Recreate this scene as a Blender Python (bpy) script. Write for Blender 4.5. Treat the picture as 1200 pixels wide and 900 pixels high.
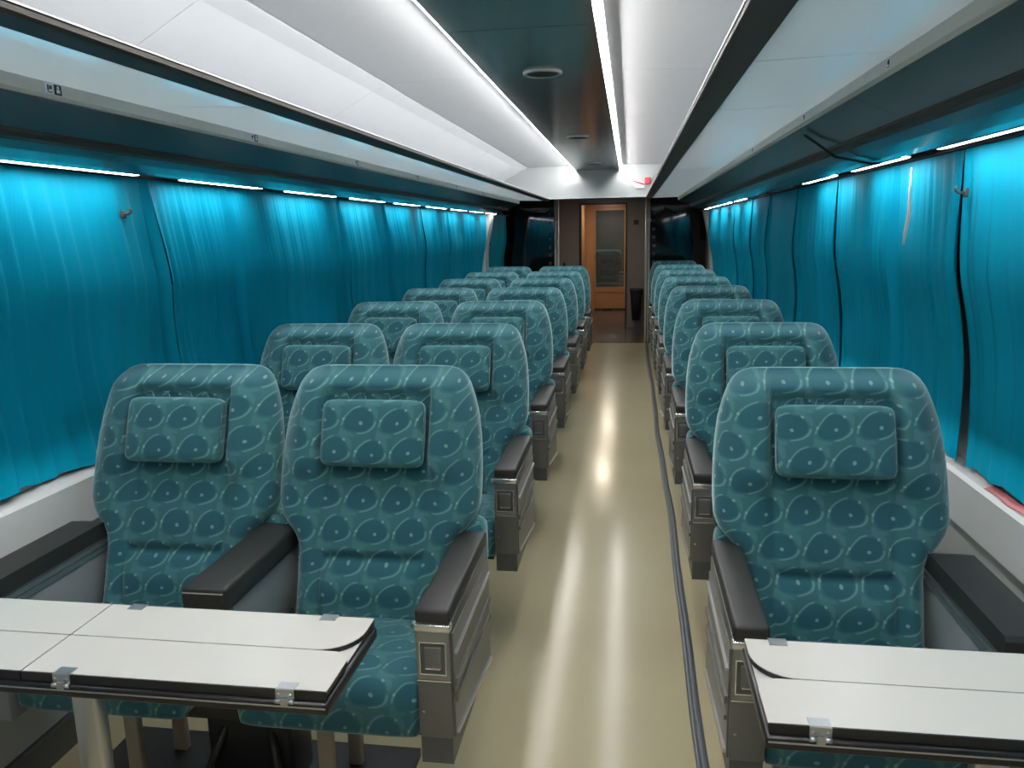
import bpy, bmesh, math, random
from mathutils import Matrix, Vector
random.seed(7)
for o in list(bpy.data.objects): bpy.data.objects.remove(o)
S = bpy.context.scene
COL = S.collection

# ------------------------------------------------------------------ camera
F_PX, VPX, VPY, CAM_H, ROLL = 920.0, 738.0, 268.0, 1.5, -0.02
def make_camera():
    c, s = math.cos(ROLL), math.sin(ROLL)
    dx, dy = VPX - 600, VPY - 450
    ux, uy = c*dx + s*dy, -s*dx + c*dy
    p = math.atan(-uy/F_PX); y = math.atan(ux*math.cos(p)/F_PX)
    fw = Vector((-math.sin(y)*math.cos(p), math.cos(y)*math.cos(p), -math.sin(p)))
    r0 = Vector((math.cos(y), math.sin(y), 0)); u0 = r0.cross(fw)
    rt = c*r0 + s*u0; up = rt.cross(fw)
    cam = bpy.data.cameras.new('camera'); o = bpy.data.objects.new('camera', cam)
    cam.sensor_fit = 'HORIZONTAL'; cam.sensor_width = 36.0; cam.lens = F_PX/1200*36.0
    cam.clip_start = 0.02
    o.matrix_world = Matrix(((rt.x, up.x, -fw.x, 0), (rt.y, up.y, -fw.y, 0), (rt.z, up.z, -fw.z, CAM_H), (0, 0, 0, 1)))
    COL.objects.link(o); S.camera = o
make_camera()

# ------------------------------------------------------------------ world, exposure, lamp levels
W = bpy.data.worlds.new('night'); S.world = W; W.use_nodes = True
W.node_tree.nodes['Background'].inputs[0].default_value = (0.01, 0.012, 0.015, 1)
W.node_tree.nodes['Background'].inputs[1].default_value = 1.0
S.view_settings.view_transform = 'Standard'; S.view_settings.look = 'None'
S.view_settings.gamma = 1.0; S.view_settings.use_curve_mapping = False
S.view_settings.exposure = 0.0
LED_POWER = 112.0       # cove strips beside the centre ceiling panel
TUBE_POWER = 34.0      # lamps above the curtains
VEST_POWER = 100.0       # added lamps beyond the saloon, out of view

XC = -0.345            # centre line of the coach
YB, YE = -2.4, 10.5    # saloon ends
PITCH = 1.045

# ------------------------------------------------------------------ material helpers
def srgb(r, g, b):
    f = lambda c: (c/255/12.92 if c/255 <= 0.04045 else ((c/255+0.055)/1.055)**2.4)
    return (f(r), f(g), f(b), 1)
class NT:
    def __init__(s, name):
        s.m = bpy.data.materials.new(name); s.m.use_nodes = True
        s.t = s.m.node_tree; s.n = s.t.nodes; s.l = s.t.links
        s.b = s.n['Principled BSDF']
    def put(s, sock, v):
        if isinstance(v, bpy.types.NodeSocket): s.l.new(v, sock)
        else: sock.default_value = v
    def math(s, op, a, b=0.0, c=None, clamp=False):
        n = s.n.new('ShaderNodeMath'); n.operation = op; n.use_clamp = clamp
        s.put(n.inputs[0], a); s.put(n.inputs[1], b)
        if c is not None: s.put(n.inputs[2], c)
        return n.outputs[0]
    def sstep(s, x, a, b):          # smooth 0..1 between a and b (a may exceed b)
        n = s.n.new('ShaderNodeMapRange'); n.interpolation_type = 'SMOOTHSTEP'
        s.put(n.inputs[0], x)
        if a < b: v = (a, b, 0, 1)
        else: v = (b, a, 1, 0)
        for i, q in enumerate(v): n.inputs[i+1].default_value = q
        return n.outputs[0]
    def mix(s, f, a, b):
        n = s.n.new('ShaderNodeMix'); n.data_type = 'RGBA'
        s.put(n.inputs[0], f); s.put(n.inputs[6], a); s.put(n.inputs[7], b)
        return n.outputs[2]
    def coord(s, which='Object'):
        return s.n.new('ShaderNodeTexCoord').outputs[which]
    def noise(s, vec, scale, detail=3, rough=0.5, out='Fac'):
        n = s.n.new('ShaderNodeTexNoise'); s.put(n.inputs['Vector'], vec)
        n.inputs['Scale'].default_value = scale; n.inputs['Detail'].default_value = detail
        n.inputs['Roughness'].default_value = rough
        return n.outputs[0 if out == 'Fac' else 1]
    def mapping(s, vec, scale):
        n = s.n.new('ShaderNodeMapping'); s.put(n.inputs[0], vec); n.inputs['Scale'].default_value = scale
        return n.outputs[0]
    def bump(s, h, strength, dist=0.01):
        n = s.n.new('ShaderNodeBump'); s.put(n.inputs['Height'], h)
        n.inputs['Strength'].default_value = strength; n.inputs['Distance'].default_value = dist
        s.l.new(n.outputs[0], s.b.inputs['Normal'])
    def set(s, **k):
        names = dict(color='Base Color', rough='Roughness', metal='Metallic', spec='Specular IOR Level', sheen='Sheen Weight',
                     sheen_r='Sheen Roughness', sheen_t='Sheen Tint', coat='Coat Weight', coat_r='Coat Roughness', trans='Transmission Weight', ior='IOR', alpha='Alpha')
        for a, v in k.items(): s.put(s.b.inputs[names[a]], v)
        return s
def simple(name, col, rough=0.5, metal=0.0, vary=0.06, scale=9.0, bump=0.0, bscale=120, **k):
    t = NT(name); c = t.coord()
    nz = t.noise(c, scale, 4)
    a = tuple(min(1, x*(1-vary)) for x in col[:3]) + (1,); b = tuple(min(1, x*(1+vary)) for x in col[:3]) + (1,)
    t.set(color=t.mix(nz, a, b), rough=rough, metal=metal, **k)
    if bump: t.bump(t.noise(c, bscale, 2), bump, 0.002)
    return t.m
def emitter(name, col, power):
    t = NT(name); t.set(color=(0.9, 0.9, 0.9, 1))
    t.b.inputs['Emission Color'].default_value = col; t.b.inputs['Emission Strength'].default_value = power
    return t.m

def seat_fabric():
    t = NT('teal_figured_velour')
    uv = t.coord('UV')
    d = t.n.new('ShaderNodeVectorMath'); d.operation = 'MULTIPLY_ADD'
    nzc = t.noise(uv, 6.5, 2, out='Color')
    sb = t.n.new('ShaderNodeVectorMath'); sb.operation = 'SUBTRACT'; t.l.new(nzc, sb.inputs[0]); sb.inputs[1].default_value = (0.5, 0.5, 0.5)
    t.l.new(sb.outputs[0], d.inputs[0]); d.inputs[1].default_value = (0.034, 0.030, 0); t.l.new(uv, d.inputs[2])
    sp = t.n.new('ShaderNodeSeparateXYZ'); t.l.new(d.outputs[0], sp.inputs[0])
    u, v = sp.outputs[0], sp.outputs[1]
    PW, PH = 0.106, 0.086
    vr = t.math('DIVIDE', v, PH); r = t.math('FLOOR', vr)
    cv = t.math('MULTIPLY', t.math('SUBTRACT', t.math('FRACT', vr), 0.5), PH)
    off = t.math('MULTIPLY', r, 0.37)
    cu = t.math('MULTIPLY', t.math('SUBTRACT', t.math('FRACT', t.math('ADD', t.math('DIVIDE', u, PW), off)), 0.5), PW)
    A, B = 0.043, 0.033
    ea = t.math('DIVIDE', cu, A)
    bend = t.math('SUBTRACT', t.math('ADD', cv, t.math('MULTIPLY', t.math('MULTIPLY', cu, cu), 4.5)), 0.004)
    eb = t.math('DIVIDE', t.math('SUBTRACT', bend, t.math('MULTIPLY', cu, 0.16)), B)
    dist = t.math('SQRT', t.math('ADD', t.math('MULTIPLY', ea, ea), t.math('MULTIPLY', eb, eb)))
    blob = t.sstep(dist, 1.06, 0.86)
    ring = t.sstep(t.math('ABSOLUTE', t.math('SUBTRACT', dist, 1.09)), 0.10, 0.04)
    prod = t.math('MULTIPLY', ea, eb)
    ring = t.math('MULTIPLY', ring, t.sstep(prod, 0.14, -0.10))
    patch = t.math('MULTIPLY', t.math('MULTIPLY', t.sstep(dist, 1.0, 1.15), t.sstep(dist, 1.75, 1.35)), t.sstep(prod, 0.05, 0.45))
    def dot(x, y, rad):
        a_ = t.math('SUBTRACT', cu, x); b_ = t.math('SUBTRACT', cv, y)
        q = t.math('SQRT', t.math('ADD', t.math('MULTIPLY', a_, a_), t.math('MULTIPLY', b_, b_)))
        return t.sstep(q, rad, rad*0.6)
    dots = t.math('MAXIMUM', dot(0.006, -0.003, 0.0060), t.math('MAXIMUM', dot(-0.043, 0.004, 0.0048), dot(0.030, 0.032, 0.0048)))
    wear = t.noise(uv, 3.5, 3)
    base = t.mix(wear, (0.029, 0.124, 0.140, 1), (0.043, 0.152, 0.164, 1))
    base = t.mix(t.math('MULTIPLY', patch, 0.45), base, (0.085, 0.225, 0.235, 1))
    c1 = t.mix(blob, base, (0.021, 0.105, 0.132, 1))
    c2 = t.mix(t.math('MULTIPLY', ring, 0.75), c1, (0.135, 0.285, 0.280, 1))
    c3 = t.mix(t.math('MULTIPLY', dots, 0.6), c2, (0.27, 0.42, 0.38, 1))
    t.set(color=c3, rough=0.85, sheen=0.75, sheen_r=0.4, spec=0.25)
    t.b.inputs['Sheen Tint'].default_value = (0.62, 0.85, 0.86, 1)
    pile = t.noise(uv, 900, 2)
    h = t.math('ADD', t.math('MULTIPLY', blob, -0.5), t.math('MULTIPLY', pile, 0.35))
    t.bump(h, 0.35, 0.0025)
    return t.m
def curtain_cloth():
    t = NT('turquoise_pleated_cloth'); c = t.coord()
    nz = t.noise(t.mapping(c, (1, 6, 0.6)), 3.0, 4)
    t.set(color=t.mix(nz, (0.001, 0.36, 0.55, 1), (0.003, 0.43, 0.62, 1)), rough=0.6, spec=0.12)
    w = t.noise(t.mapping(c, (1, 60, 1.5)), 5.0, 3)
    t.bump(w, 0.25, 0.004)
    return t.m
def floor_vinyl():
    t = NT('khaki_vinyl_floor'); c = t.coord()
    n1 = t.noise(c, 1.6, 4); n2 = t.noise(c, 260, 2)
    a = t.mix(n1, (0.40, 0.345, 0.205, 1), (0.48, 0.42, 0.265, 1))
    col = t.mix(t.math('MULTIPLY', n2, 0.25), a, (0.50, 0.47, 0.36, 1))
    rg = t.math('ADD', t.math('MULTIPLY', t.noise(c, 5, 3), 0.08), 0.13)
    t.set(color=col, rough=rg, spec=0.24)
    t.bump(t.noise(c, 7, 2), 0.06, 0.01)
    return t.m
def wood():
    t = NT('orange_varnished_wood'); c = t.coord()
    n = t.noise(t.mapping(c, (14, 14, 1.2)), 6, 5)
    t.set(color=t.mix(n, (0.40, 0.19, 0.075, 1), (0.58, 0.31, 0.14, 1)), rough=0.32)
    return t.m
MAT = dict(
    fabric=seat_fabric(), curtain=curtain_cloth(), floor=floor_vinyl(), wood=wood(),
    white=simple('white_ceiling_laminate', (0.64, 0.64, 0.66), 0.32, vary=0.02),
    cove=simple('white_cove_laminate', (0.80, 0.80, 0.82), 0.4, vary=0.02),
    bulk=simple('pale_grey_bulkhead', (0.50, 0.53, 0.53), 0.4, vary=0.02),
    joint=simple('dark_joint', (0.05, 0.05, 0.055), 0.7),
    darkpanel=simple('smoked_green_steel', (0.24, 0.27, 0.26), 0.16, metal=0.75, vary=0.08, scale=3),
    mirror=simple('polished_shelf', (0.88, 0.90, 0.91), 0.11, spec=0.9, metal=0.15, vary=0.03, scale=4),
    lip=simple('dark_bronze_rail', (0.040, 0.034, 0.028), 0.6),
    rimwhite=simple('white_rail_edge', (0.72, 0.72, 0.72), 0.4),
    fascia=simple('warm_grey_aluminium', (0.74, 0.70, 0.64), 0.38, vary=0.04),
    soffit=simple('glossy_dark_soffit', (0.05, 0.06, 0.064), 0.2, spec=1.0, vary=0.05),
    groove=simple('brown_rubber_strip', (0.045, 0.036, 0.030), 0.6),
    rail=simple('black_curtain_rail', (0.02, 0.02, 0.022), 0.5),
    wall=simple('grey_wall_laminate', (0.44, 0.46, 0.45), 0.5, vary=0.04),
    sill=simple('pale_sill', (0.68, 0.69, 0.68), 0.4, vary=0.05),
    glassblack=simple('black_glass', (0.010, 0.013, 0.015), 0.05, spec=0.8, vary=0.02),
    frost=simple('frosted_mark', (0.06, 0.07, 0.075), 0.4),
    vest=simple('vestibule_taupe_laminate', (0.23, 0.20, 0.19), 0.4, vary=0.05),
    steel=simple('brushed_steel', (0.60, 0.60, 0.60), 0.28, metal=0.9, vary=0.05),
    chrome=simple('bright_trim', (0.80, 0.80, 0.79), 0.2, metal=0.85, vary=0.02),
    armgrey=simple('grey_arm_casing', (0.150, 0.150, 0.140), 0.36, metal=0.35, vary=0.06, bump=0.05),
    plate=simple('grey_metal_plate', (0.30, 0.31, 0.30), 0.32, metal=0.75),
    armdark=simple('dark_grey_plastic', (0.075, 0.078, 0.074), 0.42, vary=0.06, bump=0.08, bscale=400),
    pad=simple('charcoal_arm_pad', (0.024, 0.024, 0.022), 0.5, vary=0.08, bump=0.08, bscale=500),
    armlight=simple('light_grey_arm_side', (0.235, 0.255, 0.265), 0.45, vary=0.04),
    beige=simple('beige_painted_leg', (0.30, 0.26, 0.19), 0.5),
    black=simple('black_paint', (0.015, 0.015, 0.016), 0.4),
    tblack=simple('black_table_edge', (0.012, 0.012, 0.014), 0.32),
    twhite=simple('white_table_laminate', (0.70, 0.67, 0.62), 0.30, vary=0.015),
    strip=simple('slate_floor_strip', (0.085, 0.098, 0.105), 0.35, vary=0.15, scale=40),
    vfloor=simple('dark_vestibule_floor', (0.085, 0.072, 0.060), 0.22, vary=0.15),
    binblack=simple('black_bin_plastic', (0.018, 0.018, 0.018), 0.5),
    pink=simple('pink_paper', (0.66, 0.22, 0.24), 0.6),
    red=simple('red_sign', (0.72, 0.06, 0.10), 0.5),
    paper=simple('white_sign', (0.90, 0.90, 0.90), 0.5),
    ink=simple('ink_black', (0.02, 0.02, 0.025), 0.5),
    hinge=simple('zinc_hinge', (0.55, 0.56, 0.56), 0.3, metal=0.85),
)
MAT['led'] = emitter('led_strip_glow', (1.0, 0.985, 0.97, 1), LED_POWER)
MAT['tube'] = emitter('lamp_diffuser_glow', (0.96, 0.98, 1.0, 1), TUBE_POWER)
MAT['tube_off'] = simple('unlit_diffuser', (0.35, 0.37, 0.38), 0.4)
MAT['vestfill'] = emitter('vestibule_fill_glow', (1.0, 0.86, 0.70, 1), VEST_POWER)
def frosted_shelf():
    t = NT('frosted_glass_shelf'); t.set(color=(0.80, 0.83, 0.85, 1), rough=0.10, spec=0.9, coat=1.0, coat_r=0.06)
    t.b.inputs['Coat IOR'].default_value = 1.9
    tr = t.n.new('ShaderNodeBsdfTranslucent'); tr.inputs[0].default_value = (0.86, 0.92, 0.94, 1)
    mx = t.n.new('ShaderNodeMixShader'); mx.inputs[0].default_value = 0.5
    t.l.new(t.b.outputs[0], mx.inputs[1]); t.l.new(tr.outputs[0], mx.inputs[2])
    t.l.new(mx.outputs[0], t.n['Material Output'].inputs['Surface'])
    c = t.coord(); t.bump(t.noise(c, 3, 2), 0.02, 0.01)
    return t.m
MAT['mirror'] = frosted_shelf()
def make_glass():
    t = NT('tinted_door_glass'); t.set(color=(0.55, 0.62, 0.62, 1), rough=0.03, trans=0.9, ior=1.45)
    return t.m
MAT['glass'] = make_glass()

# ------------------------------------------------------------------ mesh helpers
class MB:
    """collects shapes into one mesh (coordinates relative to an origin)"""
    def __init__(s): s.v = []; s.f = []; s.sm = []; s.vuv = None
    def add(s, vs, fs, smooth=False):
        n = len(s.v); s.v += [tuple(q) for q in vs]; s.f += [tuple(i+n for i in f) for f in fs]; s.sm += [smooth]*len(fs); return s
    def box(s, x0, x1, y0, y1, z0, z1):
        vs = [(x, y, z) for z in (z0, z1) for y in (y0, y1) for x in (x0, x1)]
        return s.add(vs, [(0, 2, 3, 1), (4, 5, 7, 6), (0, 1, 5, 4), (2, 6, 7, 3), (0, 4, 6, 2), (1, 3, 7, 5)])
    def rbox(s, x0, x1, y0, y1, z0, z1, r=0.01, seg=3):
        bm = bmesh.new(); bmesh.ops.create_cube(bm, size=1)
        for v in bm.verts: v.co = Vector(((x0+x1)/2+v.co.x*(x1-x0), (y0+y1)/2+v.co.y*(y1-y0), (z0+z1)/2+v.co.z*(z1-z0)))
        bmesh.ops.bevel(bm, geom=bm.edges[:], offset=r, segments=seg, profile=0.5, affect='EDGES')
        bm.verts.index_update()
        s.add([v.co[:] for v in bm.verts], [[v.index for v in f.verts] for f in bm.faces], True); bm.free(); return s
    def prism(s, pts, y0, y1, axis='y', smooth=False):
        """closed polygon swept along an axis; pts are (x,z) for y, (y,z) for x, (x,y) for z"""
        def P(a, b, t): return {'y': (a, t, b), 'x': (t, a, b), 'z': (a, b, t)}[axis]
        n = len(pts); vs = [P(a, b, y0) for a, b in pts] + [P(a, b, y1) for a, b in pts]
        fs = [(i, (i+1) % n, n+(i+1) % n, n+i) for i in range(n)] + [tuple(range(n-1, -1, -1)), tuple(range(n, 2*n))]
        return s.add(vs, fs, smooth)
    def tube(s, path, r, n=8):
        rings = []; path = [Vector(p) for p in path]
        for i, p in enumerate(path):
            t = (path[min(i+1, len(path)-1)] - path[max(i-1, 0)]).normalized()
            a = t.cross(Vector((0.31, 0.2, 0.93))).normalized(); b = t.cross(a)
            rr = r[i] if isinstance(r, (list, tuple)) else r
            rings.append([p + a*rr*math.cos(2*math.pi*k/n) + b*rr*math.sin(2*math.pi*k/n) for k in range(n)])
        vs = [v for q in rings for v in q]; fs = []
        for i in range(len(path)-1):
            for k in range(n): fs.append((i*n+k, i*n+(k+1) % n, (i+1)*n+(k+1) % n, (i+1)*n+k))
        fs += [tuple(range(n-1, -1, -1)), tuple(range((len(path)-1)*n, len(path)*n))]
        return s.add(vs, fs, True)
    def grid(s, rows, closed=False, smooth=True, caps=False):
        n = len(rows[0]); vs = [p for r in rows for p in r]; fs = []
        for i in range(len(rows)-1):
            for k in range(n if closed else n-1):
                fs.append((i*n+k, i*n+(k+1) % n, (i+1)*n+(k+1) % n, (i+1)*n+k))
        if caps: fs += [tuple(range(n-1, -1, -1)), tuple(range((len(rows)-1)*n, len(rows)*n))]
        return s.add(vs, fs, smooth)
    def mesh(s, name, mat, org=(0, 0, 0), uv=False):
        me = bpy.data.meshes.new(name)
        me.from_pydata([(a-org[0], b-org[1], c-org[2]) for a, b, c in s.v], [], s.f)
        me.polygons.foreach_set('use_smooth', s.sm)
        bm = bmesh.new(); bm.from_mesh(me); bmesh.ops.recalc_face_normals(bm, faces=bm.faces[:])
        if uv:
            L = bm.loops.layers.uv.new('UVMap')
            for f in bm.faces:
                if s.vuv:
                    for lp in f.loops: lp[L].uv = s.vuv[lp.vert.index]
                    continue
                n = f.normal; a = [abs(n.x)*0.8, abs(n.y), abs(n.z)*0.75]; k = a.index(max(a))
                for lp in f.loops:
                    c = lp.vert.co
                    lp[L].uv = (c.y+0.3, c.z) if k == 0 else ((c.x, c.z+0.3*c.y) if k == 1 else (c.x, c.y*1.0))
        bm.to_mesh(me); bm.free()
        me.materials.append(MAT[mat] if isinstance(mat, str) else mat)
        return me
    def build(s, name, mat, parent=None, org=(0, 0, 0), loc=None, uv=False, sharp=None):
        o = bpy.data.objects.new(name, s.mesh(name, mat, org, uv)); COL.objects.link(o)
        if parent is not None: o.parent = parent
        if loc is not None: o.location = loc
        elif parent is None: o.location = org
        if sharp: mark_sharp(o.data, sharp)
        return o
def mark_sharp(me, ang):
    bm = bmesh.new(); bm.from_mesh(me)
    for e in bm.edges:
        if len(e.link_faces) == 2 and e.calc_face_angle(0) > ang: e.smooth = False
    bm.to_mesh(me); bm.free()
def tag(o, label=None, cat=None, group=None, kind=None):
    if label: o['label'] = label
    if cat: o['category'] = cat
    if group: o['group'] = group
    if kind: o['kind'] = kind
    return o
def empty(name, loc, label=None, cat=None, group=None, kind=None):
    o = bpy.data.objects.new(name, None); COL.objects.link(o); o.location = loc; o.empty_display_size = 0.1
    return tag(o, label, cat, group, kind)
def copy_tree(o, parent=None):
    c = o.copy(); COL.objects.link(c); c.parent = parent
    for ch in [x for x in bpy.data.objects if x.parent == o]: copy_tree(ch, c)
    return c
def sm(x, a, b):
    t = max(0.0, min(1.0, (x-a)/(b-a))); return t*t*(3-2*t)
def lerp_tab(tab, x):
    for (a, p), (b, q) in zip(tab, tab[1:]):
        if x <= b: return p + (q-p)*max(0, (x-a))/(b-a)
    return tab[-1][1]
ORD = ['front', 'second', 'third', 'fourth', 'fifth', 'sixth', 'seventh', 'eighth', 'ninth', 'tenth', 'eleventh']

# ------------------------------------------------------------------ room shell
WALLH = 1.335
XL, XR = XC-WALLH, XC+WALLH
fl = MB().box(XL-0.05, XR+0.05, YB, 10.52, -0.06, 0.0).build('floor', 'floor'); tag(fl, 'khaki vinyl floor of the aisle and under the seats', kind='structure')
vf = MB().box(XL-0.05, XR+0.05, 10.52, 17.0, -0.06, 0.0).build('floor', 'vfloor'); tag(vf, 'dark shiny floor of the vestibule', kind='structure')
# side walls: outer skin, sill ledge and lower panels
for side, X in (('left', -1), ('right', 1)):
    hx = lambda h: XC + X*h
    w = MB()
    w.prism([(hx(1.345), 0), (hx(1.40), 0), (hx(1.40), 2.2), (hx(1.30), 2.2), (hx(1.345), 0.8)], YB, 12.3)
    w = w.build('wall_'+side, 'joint'); tag(w, side+' side wall of the coach behind the curtains', kind='structure')
    MB().prism([(hx(1.275), 0.655), (hx(1.275), 0.79), (hx(1.285), 0.80), (hx(1.344), 0.812), (hx(1.344), 0.655)], YB, 10.49).build('sill_ledge', 'sill', w)
    y = YB
    while y < 10.4:
        y2 = min(y+1.28, 10.49)
        MB().box(*sorted((hx(1.318), hx(1.344))), y+0.003, y2-0.003, 0.10, 0.640).build('wall_panel', 'wall', w)
        MB().box(*sorted((hx(1.328), hx(1.344))), y+0.003, y2-0.003, 0.812, 1.70).build('window_panel', 'wall', w)
        y = y2
    MB().box(*sorted((hx(1.30), hx(1.344))), YB, 10.49, 0.0, 0.095).build('baseboard_'+side, 'armdark', w)
# end wall behind the viewer
eb = MB().box(XL-0.05, XR+0.05, YB-0.05, YB, -0.06, 2.3).build('wall_rear', 'vest'); tag(eb, kind='structure')
# ceiling: backing, flat panels, cove panels, smoked centre panels
ZC = 2.185
ce = MB().box(XL-0.05, XR+0.05, YB, 12.3, 2.235, 2.27).build('ceiling', 'joint'); tag(ce, 'white panelled ceiling with a smoked centre band', kind='structure')
YSL = 8.70
bays = [YB] + [2.148+1.48*k for k in range(-2, 5) if 2.148+1.48*k > YB+0.3] + [YSL]
for a, b in zip(bays, bays[1:]):
    for X in (-1, 1):
        hx = lambda h: XC + X*h
        MB().prism([(hx(0.06), ZC), (hx(0.745), ZC-0.022), (hx(0.745), ZC+0.0), (hx(0.06), ZC+0.02)], a+0.0015, b-0.0015).build('ceiling_panel', 'white', ce)
        MB().prism([(hx(0.749), ZC-0.024), (hx(0.82), ZC-0.050), (hx(1.29), 1.875), (hx(1.31), 1.89), (hx(0.83), ZC-0.02), (hx(0.749), ZC)], a+0.0015, b-0.0015).build('cove_panel', 'cove', ce)
cb = [YB, 0.35, 2.587, 4.84, 6.454, YSL]
for a, b in zip(cb, cb[1:]):
    MB().box(XC-0.236, XC+0.236, a+0.002, b-0.002, 2.119, 2.128).build('centre_panel', 'darkpanel', ce)
MB().box(XC-0.20, XC+0.20, YB, YSL, 2.1285, 2.18).build('panel_carrier', 'joint', ce)
for (vx, vy) in ((XC-0.005, 3.30), (XC-0.01, 5.56), (XC, 1.05), (XC, 7.8)):
    vt = MB()
    n = 28; prof = [(0.062, 2.119), (0.066, 2.112), (0.074, 2.109), (0.079, 2.113), (0.079, 2.119)]
    vt.grid([[(vx+r*math.cos(2*math.pi*k/n), vy+r*math.sin(2*math.pi*k/n), z) for r, z in prof] for k in range(n+1)])
    v_ = vt.build('round_vent', 'steel', ce); tag(v_, 'round ceiling vent with a pale metal rim')
    m = MB()
    for k in range(-5, 6):
        hw = math.sqrt(max(0.0, 0.062**2-(k*0.011)**2)); m.box(vx-hw, vx+hw, vy+k*0.011-0.003, vy+k*0.011+0.003, 2.112, 2.1188)
    m.build('grille', 'joint', v_)
# sloping end bulkhead and the white trim below it
bk = MB().box(XC-1.30, XC+1.30, YSL+0.002, YSL+0.06, 1.838, 2.233).build('wall_bulkhead', 'bulk')
tag(bk, 'pale grey bulkhead under the ceiling at the far end', kind='structure')
MB().box(XC-0.60, XC+0.60, YSL-0.008, YSL+0.065, 1.830, 1.838).build('trim_strip', 'rimwhite', bk)
vc = MB().box(XL-0.05, XR+0.05, YSL+0.062, 17.0, 2.0, 2.05).build('ceiling', 'vest'); tag(vc, 'low dark ceiling of the vestibule', kind='structure')
tb = MB().box(XC-1.30, XC+1.30, YSL+0.065, 12.3, 1.95, 2.0).build('ceiling', 'vest'); tag(tb, 'dark soffit over the vestibule', kind='structure')

# LED strips beside the centre panel
for side, X in (('left', -1), ('right', 1)):
    x0 = XC + X*0.243
    l = empty('led_strip', (x0, (YB+YSL)/2, 2.13), 'glowing white LED strip along the %s edge of the dark ceiling band' % side, 'light strip', 'LED strips along the dark ceiling band')
    MB().box(x0-0.005, x0+0.005, YB+0.02, YSL-0.02, 2.127, 2.140).build('diffuser', 'led', l, org=l.location)
    MB().box(*sorted((x0-X*0.006, x0+X*0.020)), YB+0.02, YSL-0.02, 2.1405, 2.147).build('light_shield', 'rimwhite', l, org=l.location)  # shield added above the strip to block its upward light

# ------------------------------------------------------------------ luggage racks
PLATES = {'left': [1.56, 2.46, 3.43, 4.45, 5.48, 6.5, 7.5], 'right': [1.73, 2.50, 3.49, 4.48, 5.5, 6.5, 7.5]}
for side, X in (('left', -1), ('right', 1)):
    hx = lambda h: XC + X*h
    org = (hx(0.9), 3.5, 1.80)
    R = empty('luggage_rack', org, 'long %s luggage rack with polished underside and grey number fascia' % side, 'luggage rack', 'luggage racks')
    sb = [YB, -0.6, 0.55, 1.68, 2.34, 3.45, 4.55, 5.65, 6.75, 7.85, YSL-0.004] if side == 'right' else [YB, -0.6, 0.6, 1.92, 3.0, 4.1, 5.2, 6.3, 7.4, YSL-0.004]
    for a, b in zip(sb, sb[1:]):
        MB().prism([(hx(0.578), 1.816), (hx(0.852), 1.822), (hx(1.27), 1.826), (hx(1.27), 1.834), (hx(0.578), 1.834)], a+0.0015, b-0.0015).build('shelf_panel', 'mirror', R, org)
    MB().prism([(hx(0.513), 1.817), (hx(0.518), 1.812), (hx(0.578), 1.812), (hx(0.578), 1.838), (hx(0.513), 1.828)], YB, YSL-0.004).build('front_rail', 'lip', R, org)
    MB().prism([(hx(0.511), 1.8275), (hx(0.518), 1.8289), (hx(0.518), 1.832), (hx(0.511), 1.8305)], YB, YSL-0.004).build('rail_edge', 'rimwhite', R, org)
    fb = [YB, -0.5, 1.1, 2.41, 4.6, 6.8, YSL-0.004]
    for a, b in zip(fb, fb[1:]):
        MB().prism([(hx(0.851), 1.790), (hx(0.846), 1.796), (hx(0.846), 1.8195), (hx(0.864), 1.8195), (hx(0.864), 1.787)], a+0.001, b-0.001).build('fascia', 'fascia', R, org)
    MB().prism([(hx(0.847), 1.8195), (hx(0.852), 1.8195), (hx(0.852), 1.8215), (hx(0.847), 1.8215)], YB, YSL-0.004).build('fascia_line', 'steel', R, org)
    ub = [YB, 0.2, 2.0, 4.35, 6.0, 7.7, YSL-0.004]
    for a, b in zip(ub, ub[1:]):
        MB().prism([(hx(0.855), 1.787), (hx(0.965), 1.737), (hx(0.965), 1.76), (hx(0.855), 1.81)], a+0.001, b-0.001).build('soffit_panel', 'soffit', R, org)
        # slightly cove-shaped outer panel
        pts = [(hx(1.0), 1.722), (hx(1.04), 1.706), (hx(1.09), 1.693), (hx(1.126), 1.689), (hx(1.126), 1.715), (hx(1.0), 1.745)]
        MB().prism(pts, a+0.001, b-0.001).build('soffit_panel', 'soffit', R, org)
    MB().prism([(hx(0.965), 1.731), (hx(0.975), 1.723), (hx(0.993), 1.718), (hx(1.001), 1.722), (hx(1.001), 1.745), (hx(0.965), 1.76)], YB, YSL-0.004).build('groove_strip', 'groove', R, org)
    MB().prism([(hx(1.126), 1.710), (hx(1.27), 1.712), (hx(1.27), 1.73), (hx(1.126), 1.73)], YB, YSL-0.004).build('back_closer', 'rail', R, org)
    for k, y in enumerate(PLATES[side]):
        xx = hx(0.8455)
        def plate(y0, y1, z0, z1, name, mat, par, d=0.0012): 
            return MB().box(*sorted((xx, xx-X*d)), y0, y1, z0, z1).build(name, mat, par, org)
        wdt = 0.020
        p = plate(y-wdt, y+wdt*0.3, 1.7985, 1.8185, 'number_plate', 'paper', R)
        def ink(y0, y1, z0, z1, mat, par): MB().box(*sorted((xx-X*0.0012, xx-X*0.0018)), y0, y1, z0, z1).build('printed_mark', mat, par, org)
        yo = y-wdt+0.004
        ink(yo+0.003, yo+0.007, 1.804, 1.8155, 'ink', p); ink(yo+0.009, yo+0.016, 1.807, 1.8145, 'ink', p); ink(yo+0.003, yo+0.017, 1.8008, 1.8024, 'ink', p)
        if side == 'left':
            q = plate(y+wdt*0.42, y+wdt*1.45, 1.7985, 1.8185, 'symbol_plate', 'ink', R)
            ym = y+wdt*0.93
            ink(ym-0.005, ym+0.005, 1.802, 1.809, 'paper', q); ink(ym-0.003, ym+0.003, 1.810, 1.816, 'paper', q)

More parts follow.
